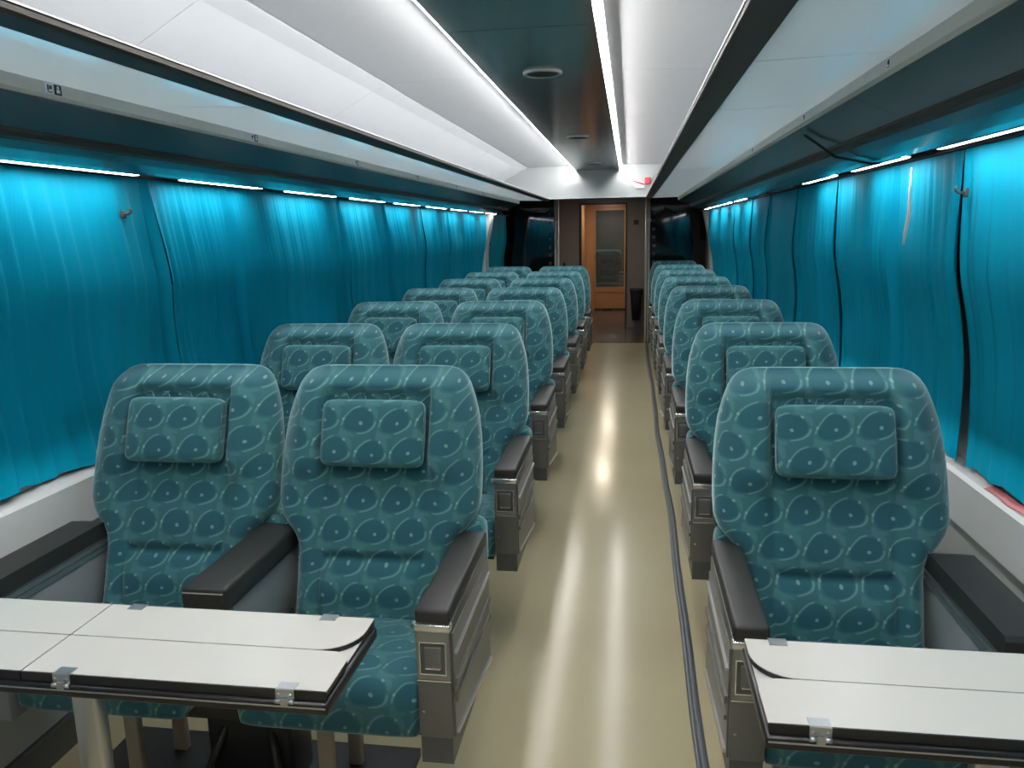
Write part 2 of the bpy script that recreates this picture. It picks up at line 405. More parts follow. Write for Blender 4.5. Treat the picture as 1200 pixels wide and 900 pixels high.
# ------------------------------------------------------------------ curtain lamps, rails, curtains
LAMP_PROTO = {}
def lamp(side, k, on):
    X = -1 if side == 'left' else 1
    y0 = 1.715+0.826*k; y1 = y0+0.56; xc = XC + X*1.145; z = 1.688
    near = ORD[k+0] if k >= 0 else ''
    lab = ('%s curtain lamp from the viewer on the %s side, %s' % ('nearest' if k == 0 else ORD[k], side, 'glowing white' if on else 'unlit')) if k >= 0 else 'curtain lamp behind the viewer on the %s side' % side
    key = on
    if key not in LAMP_PROTO:
        a = MB().prism([(-0.012, 0.004), (0.012, 0.004), (0.012, 0.0005), (-0.012, 0.0005)], 0, 0.56).mesh('diffuser', 'tube' if on else 'tube_off')
        h = MB().prism([(-0.015, -0.001), (-0.0125, -0.001), (-0.0125, 0.0045), (0.0125, 0.0045), (0.0125, 0.001), (0.015, 0.001), (0.015, 0.016), (-0.015, 0.016)], -0.012, 0.572).mesh('housing', 'rail')
        LAMP_PROTO[key] = (a, h)
    L = empty('curtain_lamp', (xc, y0, z), lab, 'lamp', 'lamps above the curtains')
    for me, nm in zip(LAMP_PROTO[key], ('diffuser', 'housing')):
        o = bpy.data.objects.new(nm, me); COL.objects.link(o); o.parent = L
for side in ('left', 'right'):
    for k in range(-1, 9):
        lamp(side, k, not (side == 'right' and k in (3, 4)))
for side, X in (('left', -1), ('right', 1)):
    h = lambda q: XC+X*q
    r = MB().box(*sorted((h(1.213), h(1.231))), YB+0.05, YE-0.06, 1.691, 1.705).build('curtain_rail', 'rail', org=(h(1.18), 4, 1.70))
    tag(r, 'black curtain rail along the %s windows' % side, 'curtain rail', 'curtain rails')

CPROF = [(0.80, 1.298), (0.95, 1.297), (1.10, 1.289), (1.20, 1.275), (1.28, 1.258), (1.335, 1.243), (1.38, 1.236), (1.50, 1.232), (1.60, 1.228), (1.70, 1.222)]
def curtain(side, y0, y1, yb0, yb1, label, pleat, amp, seed, bottom=0.825, bulge=0.0):
    """y0..y1 at the rail, yb0..yb1 at the hem; pleat = period of the fine pleats"""
    X = -1 if side == 'left' else 1
    rng = random.Random(seed)
    span = y1-y0; n = max(24, int(span/min(0.008, pleat/7.0))); nz = 22
    ph = [rng.uniform(0, 6.28) for _ in range(8)]
    # irregular pleat phase
    jit = [rng.uniform(-0.5, 0.5) for _ in range(40)]
    rows = []
    for iz in range(nz+1):
        tz = iz/nz; row = []
        for i in range(n+1):
            u = i/n
            hem = bottom + 0.006*math.sin(u*span*9+ph[0]) + 0.004*math.sin(u*span*41+ph[1])
            z = 1.689 + (hem-1.689)*tz
            y = (y0+(y1-y0)*u)*(1-tz) + (yb0+(yb1-yb0)*u)*tz
            s = u*span
            j = u*38; jj = jit[int(j)]*(1-j % 1)+jit[int(j)+1]*(j % 1)
            phase = 2*math.pi*s/pleat + 1.4*jj + 0.5*math.sin(3*tz+ph[2])
            pf = (phase/(2*math.pi)) % 1.0; w1 = (pf/0.78 if pf < 0.78 else (1-pf)/0.22)*2-1
            w2 = math.sin(2*math.pi*s/(pleat*4.3)+ph[3]+0.6*tz+jj)
            w3 = math.sin(2*math.pi*s/(0.55)+ph[4]+1.0*tz)
            fade = 0.55+0.45*(1-abs(2*tz-0.6))
            off = amp*(0.75*w1*(0.6+0.4*math.sin(s*7+ph[5])) + 0.8*w2*0.6*fade) + 0.010*w3*tz
            e = min(u, 1-u)*span                              # rolled free edges
            off += 0.016*math.exp(-(e/0.035)**2)*math.cos(e*90)
            hw = (lerp_tab(CPROF, z)*2+lerp_tab(CPROF, z-0.04)+lerp_tab(CPROF, z+0.04))/4 + bulge*math.sin(math.pi*tz)
            hw = hw - off*(0.35+0.65*min(1, tz*4))
            hw = min(hw, 1.322)
            row.append((XC+X*hw, y, z))
        rows.append(row)
    org = (XC+X*1.25, (y0+y1)/2, bottom)
    o = MB().grid(rows).build('curtain', 'curtain', org=org)
    tag(o, label, 'curtain', 'turquoise window curtains')
    return o
curtain('left', 0.10, 2.44, 0.05, 2.70, 'wide turquoise curtain at the left edge of the photo, loose folds, nearest on that side', 0.072, 0.014, 1)
curtain('left', 2.44, 2.945, 2.705, 3.235, 'narrow bunched turquoise curtain between the two nearest wide ones on the left', 0.040, 0.016, 2)
curtain('left', 2.95, 4.18, 3.245, 4.555, 'finely pleated wide turquoise curtain beside the second left seat row', 0.030, 0.012, 3)
curtain('left', 4.19, 4.96, 4.575, 5.47, 'turquoise curtain beside the third left seat row, edged by dark gaps', 0.030, 0.012, 4)
curtain('left', 4.97, 5.88, 5.49, 6.29, 'deeply folded turquoise curtain beside the fourth left seat row', 0.06, 0.016, 5)
curtain('left', 5.89, 6.77, 6.305, 7.19, 'turquoise curtain beside the fifth left seat row', 0.05, 0.014, 6)
curtain('left', 6.78, 7.80, 7.205, 8.14, 'turquoise curtain beside the sixth left seat row', 0.05, 0.012, 7)
curtain('left', 7.81, 8.64, 8.155, 8.72, 'turquoise curtain just before the pale post on the left wall', 0.05, 0.012, 8)
curtain('left', 9.02, 10.1, 9.02, 10.15, 'farthest left turquoise curtain, beyond the pale wall post', 0.06, 0.014, 9)
curtain('right', 0.10, 2.30, 0.10, 2.32, 'wide turquoise curtain at the right edge of the photo, nearest on that side', 0.085, 0.014, 11)
curtain('right', 2.305, 2.87, 2.335, 2.95, 'narrow turquoise curtain with a tie hook, second from the right edge', 0.075, 0.016, 12)
curtain('right', 2.875, 3.60, 2.96, 3.675, 'gathered turquoise curtain hanging behind the second right seat row', 0.034, 0.012, 13)
curtain('right', 3.61, 4.41, 3.69, 4.695, 'turquoise curtain under the last lit lamp before the dark gap on the right', 0.036, 0.013, 14)
curtain('right', 4.42, 5.235, 4.715, 5.69, 'smooth turquoise curtain under the unlit lamps on the right', 0.12, 0.006, 15)
curtain('right', 5.25, 5.965, 5.71, 6.30, 'turquoise curtain past the unlit lamps on the right, slanting edge', 0.05, 0.009, 16)
curtain('right', 5.975, 6.96, 6.31, 7.19, 'turquoise curtain beside the fifth right seat row', 0.055, 0.014, 17)
curtain('right', 6.97, 8.01, 7.20, 8.10, 'turquoise curtain beside the sixth right seat row', 0.055, 0.014, 18)
curtain('right', 8.02, 9.15, 8.11, 9.15, 'farthest right turquoise curtain before the pale wall post', 0.055, 0.014, 19)
# pale wall posts
for side, X, y in (('left', -1, 8.74), ('right', 1, 9.24)):
    h = lambda q: XC+X*q
    p = MB().prism([(h(1.344), 0.813), (h(1.25), 0.813), (h(1.25), 1.3), (h(1.17), 1.69), (h(1.344), 1.69)], y, y+0.22).build('wall_post', 'sill', org=(h(1.3), y+0.11, 0.813))
    tag(p, 'pale vertical wall post among the far %s curtains' % side, 'wall post', 'pale wall posts')
# tie hooks on the curtains
def hook(x, y, z, X, label):
    m = MB(); m.tube([(x, y, z), (x-X*0.018, y, z), (x-X*0.026, y, z+0.006), (x-X*0.026, y, z+0.018)], 0.004, 8)
    m.rbox(x-0.004, x+0.004, y-0.010, y+0.010, z-0.012, z+0.012, 0.003, 2)
    tag(m.build('curtain_hook', 'armdark', org=(x, y, z)), label, 'hook', 'curtain tie hooks')
hook(XC-1.216, 2.30, 1.575, -1, 'small dark tie hook on the nearest left curtain')
hook(XC+1.214, 2.26, 1.575, 1, 'small dark tie hook beside the nearest right curtain')
# loose pale cord hanging on the right curtain
m = MB(); m.tube([(XC+1.186, 2.60, 1.665), (XC+1.186, 2.605, 1.60), (XC+1.188, 2.60, 1.53), (XC+1.190, 2.63, 1.47), (XC+1.190, 2.64, 1.43)], [0.003, 0.004, 0.007, 0.006, 0.003], 8)
tag(m.build('curtain_tie', 'paper', org=(XC+1.19, 2.62, 1.55)), 'pale fabric curtain tie hanging on the right curtain', 'curtain tie')
# drooping black cable under the right rack
m = MB(); m.tube([(0.525, 2.60, 1.770), (0.575, 2.64, 1.744), (0.63, 2.66, 1.708), (0.70, 2.68, 1.695), (0.745, 2.68, 1.684), (0.765, 2.66, 1.683)], 0.0042, 8)
tag(m.build('cable', 'black', org=(0.65, 2.65, 1.72)), 'thin black cable drooping under the right luggage rack', 'cable')

# ------------------------------------------------------------------ seats
WTAB = [(0.40, 0.222), (0.62, 0.225), (0.655, 0.231), (0.680, 0.246), (0.700, 0.266), (0.725, 0.285), (0.755, 0.295), (0.80, 0.297), (0.87, 0.296), (0.94, 0.291), (1.00, 0.282), (1.05, 0.268), (1.085, 0.254), (1.105, 0.242), (1.118, 0.228), (1.126, 0.212), (1.131, 0.19)]
def back_bump(x, z):
    a = abs(x); b = 0.0
    head = sm(z, 0.80, 0.90)
    b += 0.052*head*sm(a, 0.146, 0.168)*(1-0.55*sm(a, 0.20, 0.29))        # head wings
    b += 0.026*sm(z, 1.060, 1.080)*(1-sm(a, 0.14, 0.17))                   # top roll
    low = 1-head
    b += low*0.020*sm(a, 0.140, 0.20)                                      # side bolsters
    b -= low*0.007*math.exp(-((a-0.146)/0.006)**2)
    b += 0.018*math.exp(-((z-0.555)/0.055)**2)*(1-sm(a, 0.13, 0.16))       # lumbar pad
    b -= 0.026*math.exp(-((z-0.618)/0.009)**2)*(1-sm(a, 0.135, 0.15))      # crease above it
    b += 0.008*math.exp(-((z-0.70)/0.05)**2)*(1-sm(a, 0.10, 0.15))
    b -= head*0.004*math.exp(-((a-0.205)/0.004)**2)*sm(z, 1.04, 1.08)
    return b
YB0 = 1.905     # backrest front surface at z = 0.47, front row
def back_front_y(z): return YB0 + 0.345*(z-0.47)
def build_backrest_mesh():
    zs = [0.42, 0.44]
    z = 0.46
    while z < 1.08: zs.append(z); z += 0.0135
    zs += [1.085, 1.095, 1.104, 1.112, 1.119, 1.125, 1.129, 1.131]
    NF, NB = 58, 14; rows = []
    for z in zs:
        w = lerp_tab(WTAB, z); yc = back_front_y(z)+0.055
        top = sm(z, 1.06, 1.131); thick = 1-top**3*0.85
        row = []
        for i in range(NF+1):
            s = -1+2*i/NF; u = math.sin(s*math.pi/2)*0.35+s*0.65
            d = 0.055*(max(0, 1-abs(u)**7))**0.5*thick
            x = w*u
            row.append((x, yc-d-back_bump(x, z)*(max(0, 1-abs(u)**12))*thick, z))
        for i in range(1, NB):
            u = 1-2*i/NB
            d = 0.070*(max(0, 1-abs(u)**6))**0.5*thick
            row.append((w*u, yc+d, z))
        rows.append(row)
    rows = [[(x, y, 0.47+(z-0.47)*0.986) for x, y, z in r] for r in rows]
    return MB().grid(rows, closed=True, caps=True)
def sellipsoid(cx, cy, cz, a, b, c, e1=0.25, e2=0.25, nu=36, nv=20, tilt=0.0):
    P = lambda t, e: math.copysign(abs(t)**e, t); rows = []
    for i in range(nv+1):
        v = -math.pi/2+math.pi*i/nv; row = []
        for k in range(nu):
            u = 2*math.pi*k/nu
            # long axis x, thin axis y
            x = a*P(math.cos(v), e1)*P(math.cos(u), e2); z = c*P(math.cos(v), e1)*P(math.sin(u), e2); y = b*P(math.sin(v), 0.75)
            row.append((cx+x, cy+y*math.cos(tilt)+z*math.sin(tilt), cz+z*math.cos(tilt)-y*math.sin(tilt)))
        rows.append(row)
    g = MB().grid(rows, closed=True); g.vuv = [(x*1.02+0.013, z*1.06+0.02) for x, y, z in g.v]
    return g
def cushion(x0, x1, y0=1.572, y1=1.97, z0=0.335, z1=0.478):
    nx, rows = 26, []
    prof = []           # (y,z) outline closed, front is y0
    R = 0.062
    prof += [(y1, z1-0.018), (y1-0.06, z1-0.012), (y0+0.20, z1-0.002), (y0+0.13, z1+0.002), (y0+0.085, z1)]
    for k in range(0, 9):
        a = math.pi/2*k/8; prof.append((y0+R-R*math.sin(a), z1-R+R*math.cos(a)))
    prof += [(y0+0.004, z1-0.09)]
    for k in range(0, 6):
        a = math.pi/2*k/5; prof.append((y0+0.034-0.03*math.cos(a), z0+0.03-0.03*math.sin(a)))
    prof += [(y1-0.1, z0+0.01), (y1, z0+0.02)]
    cy, cz = (y0+y1)/2, (z0+z1)/2
    for i in range(nx+1):
        s = -1+2*i/nx; u = math.sin(s*math.pi/2)*0.5+s*0.5
        k = (max(0, 1-abs(u)**10))**0.35
        k = 0.86+0.14*k if i not in (0, nx) else 0.80
        x = (x0+x1)/2+(x1-x0)/2*u
        row = []
        for (y, z) in prof:
            crown = 0.006*(1-u*u) if z > cz else 0
            row.append((x, cy+(y-cy)*(0.94+0.06*(k-0.86)/0.14), cz+(z-cz)*k+crown))
        rows.append(row)
    arc = [0.0]
    for (a, b), (c, d) in zip(prof, prof[1:]): arc.append(arc[-1]+math.hypot(c-a, d-b))
    g = MB().grid(rows, closed=True, caps=True)
    g.vuv = [(v[0], 0.7-arc[i % len(prof)]) for i, v in enumerate(g.v)]
    return g

def add_seat_position(T, org, xc):
    """one sitting place of a seat unit: cushion, backrest with pillow, lower roll"""
    b = MB(); src = BACK
    b.v = [(x+xc, y, z) for x, y, z in src.v]; b.f = src.f; b.sm = src.sm; b.vuv = [(x+0.37*xc+0.8*(y-back_front_y(z))*(x/0.3)**5, z*1.06) for x, y, z in src.v]
    B_ = b.build('backrest', 'fabric', T, org, uv=True)
    pz = 0.955; py = back_front_y(pz)-0.036
    tilt = math.atan(0.345)
    P_ = sellipsoid(xc, py, pz, 0.146, 0.034, 0.094, 0.22, 0.20, tilt=tilt).build('headrest_pillow', 'fabric', B_, org, uv=True)
    # piping round the pillow face
    loop = []
    for k in range(49):
        u = 2*math.pi*k/48; Pw = lambda t: math.copysign(abs(t)**0.20, t)
        x = 0.143*Pw(math.cos(u)); z = 0.091*Pw(math.sin(u)); y = -0.014
        loop.append((xc+x, py+y*math.cos(tilt)+z*math.sin(tilt), pz+z*math.cos(tilt)-y*math.sin(tilt)))
    MB().tube(loop, 0.0035, 6).build('piping', 'fabric', P_, org, uv=True)
    for sx in (-0.085, -0.035, 0.035, 0.085):
        zt = pz+0.086; yt = py+0.086*math.sin(tilt)
        MB().prism([(xc+sx-0.014, zt-0.004), (xc+sx+0.014, zt-0.004), (xc+sx+0.007, zt+0.022), (xc+sx-0.007, zt+0.022)], yt-0.006, yt-0.002).build('strap', 'fabric', P_, org, uv=True)
    cushion(xc-0.226, xc+0.226).build('seat_cushion', 'fabric', T, org, uv=True)
    return B_
def lower_roll(T, org, x0, x1):
    MB().rbox(x0, x1, 2.022, 2.110, 0.555, 0.712, 0.035, 5).build('side_roll', 'fabric', T, org, uv=True)
def aisle_arm(T, org, x0, x1, X):
    """casing on the aisle side; X=+1 when the aisle lies towards +x"""
    y0, y1 = 1.560, 2.020
    body = MB()
    body.rbox(x0, x1, y0, y1, 0.365, 0.645, 0.006, 2)
    A = body.build('armrest', 'armgrey', T, org, sharp=0.7)
    # lower box
    MB().prism([(y0+0.004, 0.300), (y1-0.16, 0.300), (y1-0.03, 0.385), (y0+0.004, 0.385)], x0+0.003, x1-0.003, 'x').build('lower_box', 'armdark', A, org)
    xs = x1 if X > 0 else x0
    def onside(pts, d, name, mat):
        MB().prism(pts, *sorted((xs-X*0.002, xs+X*d)), 'x').build(name, mat, A, org)
    # side cover with its sloping bottom edge
    onside([(y0+0.012, 0.366), (y1-0.004, 0.300), (y1-0.004, 0.600), (y0+0.012, 0.622)], 0.004, 'side_cover', 'armgrey')
    for za, zb, t in ((0.568, 0.566, 0.007), (0.492, 0.486, 0.016), (0.452, 0.436, 0.012), (0.372, 0.308, 0.010)):
        onside([(y0+0.018, za), (y1-0.012, zb), (y1-0.012, zb+t), (y0+0.018, za+t)], 0.010, 'rib', 'steel' if t < 0.011 else 'armgrey')
    # front face: bright bar, plate and frame
    MB().rbox(x0-0.001, x1+0.001, y0-0.004, y0+0.02, 0.630, 0.648, 0.003, 2).build('trim_bar', 'chrome', A, org)
    xm = (x0+x1)/2
    MB().box(x0+0.002, x1-0.002, y0-0.0015, y0+0.003, 0.514, 0.629).build('front_plate', 'plate', A, org)
    pl = MB().rbox(xm-0.030, xm+0.030, y0-0.003, y0+0.004, 0.528, 0.606, 0.002, 2).build('ashtray_plate', 'armdark', A, org)
    fr = MB()
    for z in (0.527, 0.604): fr.box(xm-0.031, xm+0.031, y0-0.005, y0-0.002, z, z+0.003)
    for x in (-0.031, 0.0285): fr.box(xm+x, xm+x+0.0025, y0-0.005, y0-0.002, 0.527, 0.607)
    fr.build('plate_frame', 'chrome', pl, org)
    lid = MB().rbox(xm-0.019, xm+0.019, y0-0.006, y0-0.002, 0.542, 0.595, 0.0015, 2).build('ashtray_lid', 'armgrey', pl, org)
    MB().box(xm-0.017, xm+0.017, y0-0.0075, y0-0.005, 0.542, 0.545).build('lid_edge', 'chrome', pl, org)
    MB().box(x0+0.001, x1-0.001, y0-0.002, y0+0.003, 0.509, 0.512).build('front_seam', 'chrome', A, org)
    sx = x0+0.012
    MB().tube([(sx, y0+0.006, 0.43), (sx, y0-0.001, 0.43)], 0.0035, 8).build('screw', 'chrome', A, org)
    MB().rbox(x0, x1, y0-0.003, y1+0.012, 0.648, 0.684, 0.009, 3).build('arm_pad', 'pad', T, org)
    # pivot stub on the inner side
    xi = x0 if X > 0 else x1
    MB().tube([(xi+X*0.004, y0+0.03, 0.630), (xi-X*0.014, y0+0.03, 0.630)], 0.008, 10).build('pivot', 'steel', A, org)
def window_arm(T, org, x0, x1, X):
    """arm on the window side, flush side panel; X=+1 when the window lies towards +x"""
    y0, y1 = 1.560, 2.020
    A = MB().rbox(x0+0.008, x1-0.008, y0+0.004, y1, 0.315, 0.640, 0.006, 2).build('armrest', 'armlight', T, org, sharp=0.7)
    xi = x0+0.008 if X > 0 else x1-0.008
    for z in (0.606, 0.624):
        MB().box(*sorted((xi+X*0.002, xi-X*0.007)), y0+0.01, y1-0.01, z, z+0.010).build('trim_line', 'steel', A, org)
    MB().rbox(x0+0.004, x1-0.004, y0-0.002, y0+0.02, 0.622, 0.643, 0.003, 2).build('trim_bar', 'chrome', A, org)
    # pad with its chamfered rear end
    MB().prism([(y0-0.004, 0.645), (y1, 0.645), (y1, 0.672), (y1-0.05, 0.690), (y0+0.004, 0.690), (y0-0.004, 0.680)], x0, x1, 'x').build('arm_pad', 'pad', T, org)
def centre_arm(T, org, x0, x1):
    y0, y1 = 1.600, 2.03
    A = MB().rbox(x0+0.010, x1-0.010, y0+0.05, y1, 0.45, 0.640, 0.006, 2).build('armrest', 'armlight', T, org, sharp=0.7)
    MB().rbox(x0, x1, y0, y1+0.005, 0.622, 0.685, 0.010, 3).build('arm_pad', 'pad', T, org)
    MB().box(x0+0.006, x1-0.006, y0-0.001, y0+0.003, 0.671, 0.675).build('trim_line', 'chrome', A, org)
def under_frame(T, org, x0, x1, legs):
    f = MB().box(x0+0.02, x1-0.02, 1.66, 1.96, 0.300, 0.336).build('seat_frame', 'black', T, org)
    for lx in legs:
        for ly in (1.70, 1.90):
            MB().rbox(lx-0.020, lx+0.020, ly-0.012, ly+0.012, 0.0, 0.302, 0.004, 2).build('leg', 'beige', T, org)
    xm = (x0+x1)/2
    MB().box(x0+(0.02 if x0 < -1 else 0.12), x1-(0.12 if x0 < -1 else 0.02), 1.42, 1.98, 0.0, 0.025).build('shade_base_plate', 'black', T, org)  # base plate, widened in black to paint the shade under the seats
    MB().rbox(xm-0.12, xm+0.12, 1.74, 1.88, 0.03, 0.295, 0.02, 3).build('pedestal', 'black', T, org)
    for s in (-1, 1):
        MB().tube([(xm+s*0.13, 1.66, 0.02), (xm+s*0.04, 1.78, 0.29)], 0.012, 8).build('brace', 'black', T, org)
BACK = build_backrest_mesh()

# double seats on the left
XA, XWN = -0.700, -1.292
orgL = (-0.995, 1.80, 0.0)
D0 = empty('double_seat', orgL)
add_seat_position(D0, orgL, XA); add_seat_position(D0, orgL, XWN)
aisle_arm(D0, orgL, -0.466, -0.386, 1)
centre_arm(D0, orgL, -1.050, -0.935)
window_arm(D0, orgL, -1.612, -1.512, -1)
lower_roll(D0, orgL, -0.500, -0.392); lower_roll(D0, orgL, -1.075, -0.915)
under_frame(D0, orgL, -1.51, -0.47, (-1.29, -0.755))
# single seats on the right
XS = 0.522
orgR = (0.525, 1.80, 0.0)
S0 = empty('single_seat', orgR)
add_seat_position(S0, orgR, XS)
aisle_arm(S0, orgR, 0.221, 0.297, -1)
window_arm(S0, orgR, 0.745, 0.850, 1)
lower_roll(S0, orgR, 0.232, 0.34)
under_frame(S0, orgR, 0.30, 0.745, (0.40, 0.64))
for proto, n, lab, cat, grp in ((D0, 7, 'teal double seat in the %s row left of the aisle', 'double seat', 'double seats left of the aisle'),
                                (S0, 8, 'teal single seat in the %s row right of the aisle', 'single seat', 'single seats right of the aisle')):
    base = proto.location.copy()
    for k in range(n):
        o = proto if k == 0 else copy_tree(proto)
        o.location = (base.x, base.y+PITCH*k, base.z)
        rowname = ORD[k] if k < n-1 else 'last'
        extra = ', behind a folding table' if k == 0 else ''
        tag(o, lab % rowname + extra, cat, grp)

# ------------------------------------------------------------------ folding tables
ZT = 0.720
def leaf(x0, x1, y0, y1, z, inner, round_x):
    """one hinged leaf; corner at (round_x, inner) is rounded"""
    pts = []
    RX, RY = (0.036, 0.034) if inner == y1 else (0.078, 0.080)
    for (x, y) in ((x0, y0), (x1, y0), (x1, y1), (x0, y1)):
        if round_x is not None and abs(x-round_x) < 1e-6 and abs(y-inner) < 1e-6:
            sx = 1 if x == x0 else -1; sy = 1 if y == y0 else -1
            cx, cy = x+sx*RX, y+sy*RY
            arc = [(cx - sx*RX*math.cos(a), cy - sy*RY*math.sin(a)) for a in [math.pi/2*k/8 for k in range(9)]]
            # keep anticlockwise order
            if (sx > 0) == (sy > 0): pass
            else: arc = arc[::-1]
            pts += arc
        else: pts.append((x, y))
    return MB().prism(pts, z-0.0018, z, 'z'), MB().prism(pts, z-0.011, z-0.0019, 'z')
def hinge(x, y, front, par, org):
    h = MB(); w = 0.034
    s = -1 if front else 1
    h.box(x-w/2, x+w/2, *sorted((y, y-s*0.022)), ZT-0.0005, ZT+0.0012)
    h.box(x-w/2, x+w/2, *sorted((y+s*0.001, y+s*0.003)), ZT-0.016, ZT+0.001)
    h.box(x-w/2, x+w/2, *sorted((y+s*0.001, y+s*0.004)), ZT-0.040, ZT-0.022)
    h.tube([(x-w/2, y+s*0.006, ZT-0.019), (x-w*0.2, y+s*0.006, ZT-0.019)], 0.0045, 8)
    h.tube([(x+w*0.2, y+s*0.006, ZT-0.019), (x+w/2, y+s*0.006, ZT-0.019)], 0.0045, 8)
    h.box(x-w*0.2, x+w*0.2, *sorted((y+s*0.002, y+s*0.008)), ZT-0.027, ZT-0.013)
    H_ = h.build('hinge', 'hinge', par, org)
    sc = MB()
    for dx in (-0.011, 0.011):
        for dz in (-0.008, -0.033): sc.tube([(x+dx, y+s*0.003, ZT+dz), (x+dx, y+s*0.0052, ZT+dz)], 0.003, 8)
    sc.build('screw', 'steel', H_, org)
def table(label, xs, aisle_x, hx, leg_x, wall_x):
    """xs = leaf borders in x; aisle_x = the free end"""
    yf, ym, yb = 1.176, 1.308, 1.440
    org = (leg_x, ym, 0)
    T = empty('folding_table', org, label, 'table', 'white folding tables')
    lo, hi = min(xs), max(xs)
    s = 1 if aisle_x == hi else -1
    MB().rbox(lo if s > 0 else lo-0.004, hi+0.004 if s > 0 else hi, yf-0.010, yb+0.004, ZT-0.043, ZT-0.019, 0.005, 2).build('tray', 'tblack', T, org)
    MB().box(lo+0.004, hi-0.004, yf+0.004, yb-0.004, ZT-0.019, ZT-0.0140).build('inner_top', 'tblack', T, org)
    MB().box(*sorted((aisle_x-s*0.004, aisle_x-s*0.075)), yf+0.006, yb-0.006, ZT-0.0140, ZT-0.0125).build('end_plate', 'twhite', T, org)
    MB().box(lo, hi, yf-0.0115, yf-0.0095, ZT-0.029, ZT-0.0265).build('edge_trim', 'steel', T, org)
    for a, b in zip(xs, xs[1:]):
        rx = aisle_x if aisle_x in (a, b) else None
        g = 0.0016
        for y0, y1, inner in ((yf, ym-g, ym-g), (ym+g, yb, ym+g)):
            top, edge_shade = leaf(a+(g if a != aisle_x else 0), b-(g if b != aisle_x else 0), y0, y1, ZT, inner, None if rx is None else (a if rx == a else b))
            L = top.build('leaf', 'twhite', T, org); edge_shade.build('leaf_edge_shade', 'tblack', L, org)  # black layer below the leaf top paints the shadow line along its edge
            MB().box(a+0.002, b-0.002, *((y0-0.003, y0) if y0 == yf else (y1, y1+0.003)), ZT-0.018, ZT-0.0006).build('leaf_edge', 'tblack', L, org)
    for x in hx:
        hinge(x, yf-0.003, True, T, org); hinge(x-0.02, yb+0.003, False, T, org)
    MB().rbox(leg_x-0.028, leg_x+0.028, ym-0.018, ym+0.018, 0.012, ZT-0.043, 0.008, 3).build('leg', 'steel', T, org)
    MB().rbox(leg_x-0.09, leg_x+0.09, ym-0.09, ym+0.09, 0.0, 0.014, 0.004, 2).build('foot', 'steel', T, org)
    MB().box(*sorted((wall_x, lo if s > 0 else hi)), yf+0.02, yb-0.02, ZT-0.06, ZT-0.02).build('wall_bracket', 'armdark', T, org)
table('white topped folding table with four leaves before the front left double seat', [-1.600, -1.107, -0.515], -0.515, (-1.022, -0.590), -1.085, -1.618)
table('white topped folding table with black edge before the front right seat', [0.226, 0.905], 0.226, (0.306, 0.80), 0.62, 0.928)

# ------------------------------------------------------------------ floor strip
m = MB(); rows = []
for i in range(70):
    y = YB + i*(10.5-YB)/69; wv = 0.006*math.sin(y*1.9)+0.003*math.sin(y*5.1)
    rows.append([(0.206+wv, y, 0.0003), (0.209+wv, y, 0.004), (0.220+wv, y, 0.0042), (0.222+wv, y, 0.0030), (0.226+wv, y, 0.0042), (0.240+wv, y, 0.004), (0.243+wv, y, 0.0003)])
tag(m.grid(rows).build('floor_strip', 'strip', org=(0.22, 4, 0)), 'slate grey cover strip running along the floor beside the right seats', 'floor strip')

# ------------------------------------------------------------------ far end: glass partitions, posts, vestibule
for side, X, xa, xb in (('left', -1, XL+0.02, -0.985), ('right', 1, 0.262, XR-0.02)):
    p = MB().box(xa, xb, YE, YE+0.03, 0.0, 1.95).build('wall_partition_'+side, 'glassblack'); tag(p, 'black glass partition %s of the far passage' % side, kind='structure')
    xq = xb-0.055 if side == 'left' else xa+0.045
    for k in range(8):
        z = 1.70-k*0.105
        MB().box(xq-0.018, xq+0.018, YE-0.002, YE+0.001, z-0.02, z+0.02).build('frosted_square', 'frost', p)
for side, xs in (('left', (-0.972, -0.935)), ('right', (0.212, 0.250))):
    org = (sum(xs)/2, YE+0.01, 0)
    P = empty('passage_post', org, 'pale steel double post %s of the far passage' % side, 'post', 'steel passage posts')
    for x in xs: MB().tube([(x, YE+0.01, 0), (x, YE+0.01, 1.95)], 0.013, 10).build('post_tube', 'rimwhite', P, org)
    xk = xs[0] if side == 'left' else xs[1]
    MB().rbox(xk-0.025, xk+0.025, YE-0.02, YE+0.01, 1.58, 1.625, 0.01, 3).build('latch', 'rimwhite', P, org)
# vestibule side walls and cross wall with its opening
for side, x0, x1 in (('left', XL-0.05, XL), ('right', XR, XR+0.05)):
    w = MB().box(x0, x1, 12.3, 17.0, 0, 2.0).build('wall_vestibule_'+side, 'vest'); tag(w, kind='structure')
w = MB(); w.box(XL, -0.735, 12.3, 12.36, 0, 2.0); w.box(-0.062, XR, 12.3, 12.36, 0, 2.0); w.box(-0.735, -0.062, 12.3, 12.36, 1.868, 2.0)
w = w.build('wall_cross', 'vest'); tag(w, 'taupe cross wall of the vestibule around the doorway', kind='structure')
MB().box(-0.765, -0.735, 12.27, 12.37, 0, 1.868).build('trim_jamb', 'black', w)
MB().box(-0.062, -0.040, 12.27, 12.37, 0, 1.868).build('trim_jamb', 'black', w)
MB().box(-0.765, -0.040, 12.27, 12.37, 1.868, 1.89).build('trim_head', 'black', w)
MB().box(0.06, 0.13, 12.285, 12.30, 1.56, 1.63).build('switch_plate', 'black', w)
MB().box(-1.02, -0.98, 12.285, 12.30, 0.93, 1.0).build('switch_plate', 'black', w)
# corridor lining beyond the opening
lw = MB().box(-0.86, -0.80, 12.36, 15.0, 0, 2.0).build('wall_corridor_left', 'wood'); tag(lw, 'warm wooden side wall of the corridor beyond', kind='structure')
rw = MB().box(0.03, 0.09, 12.36, 15.0, 0, 2.0).build('wall_corridor_right', 'vest'); tag(rw, kind='structure')
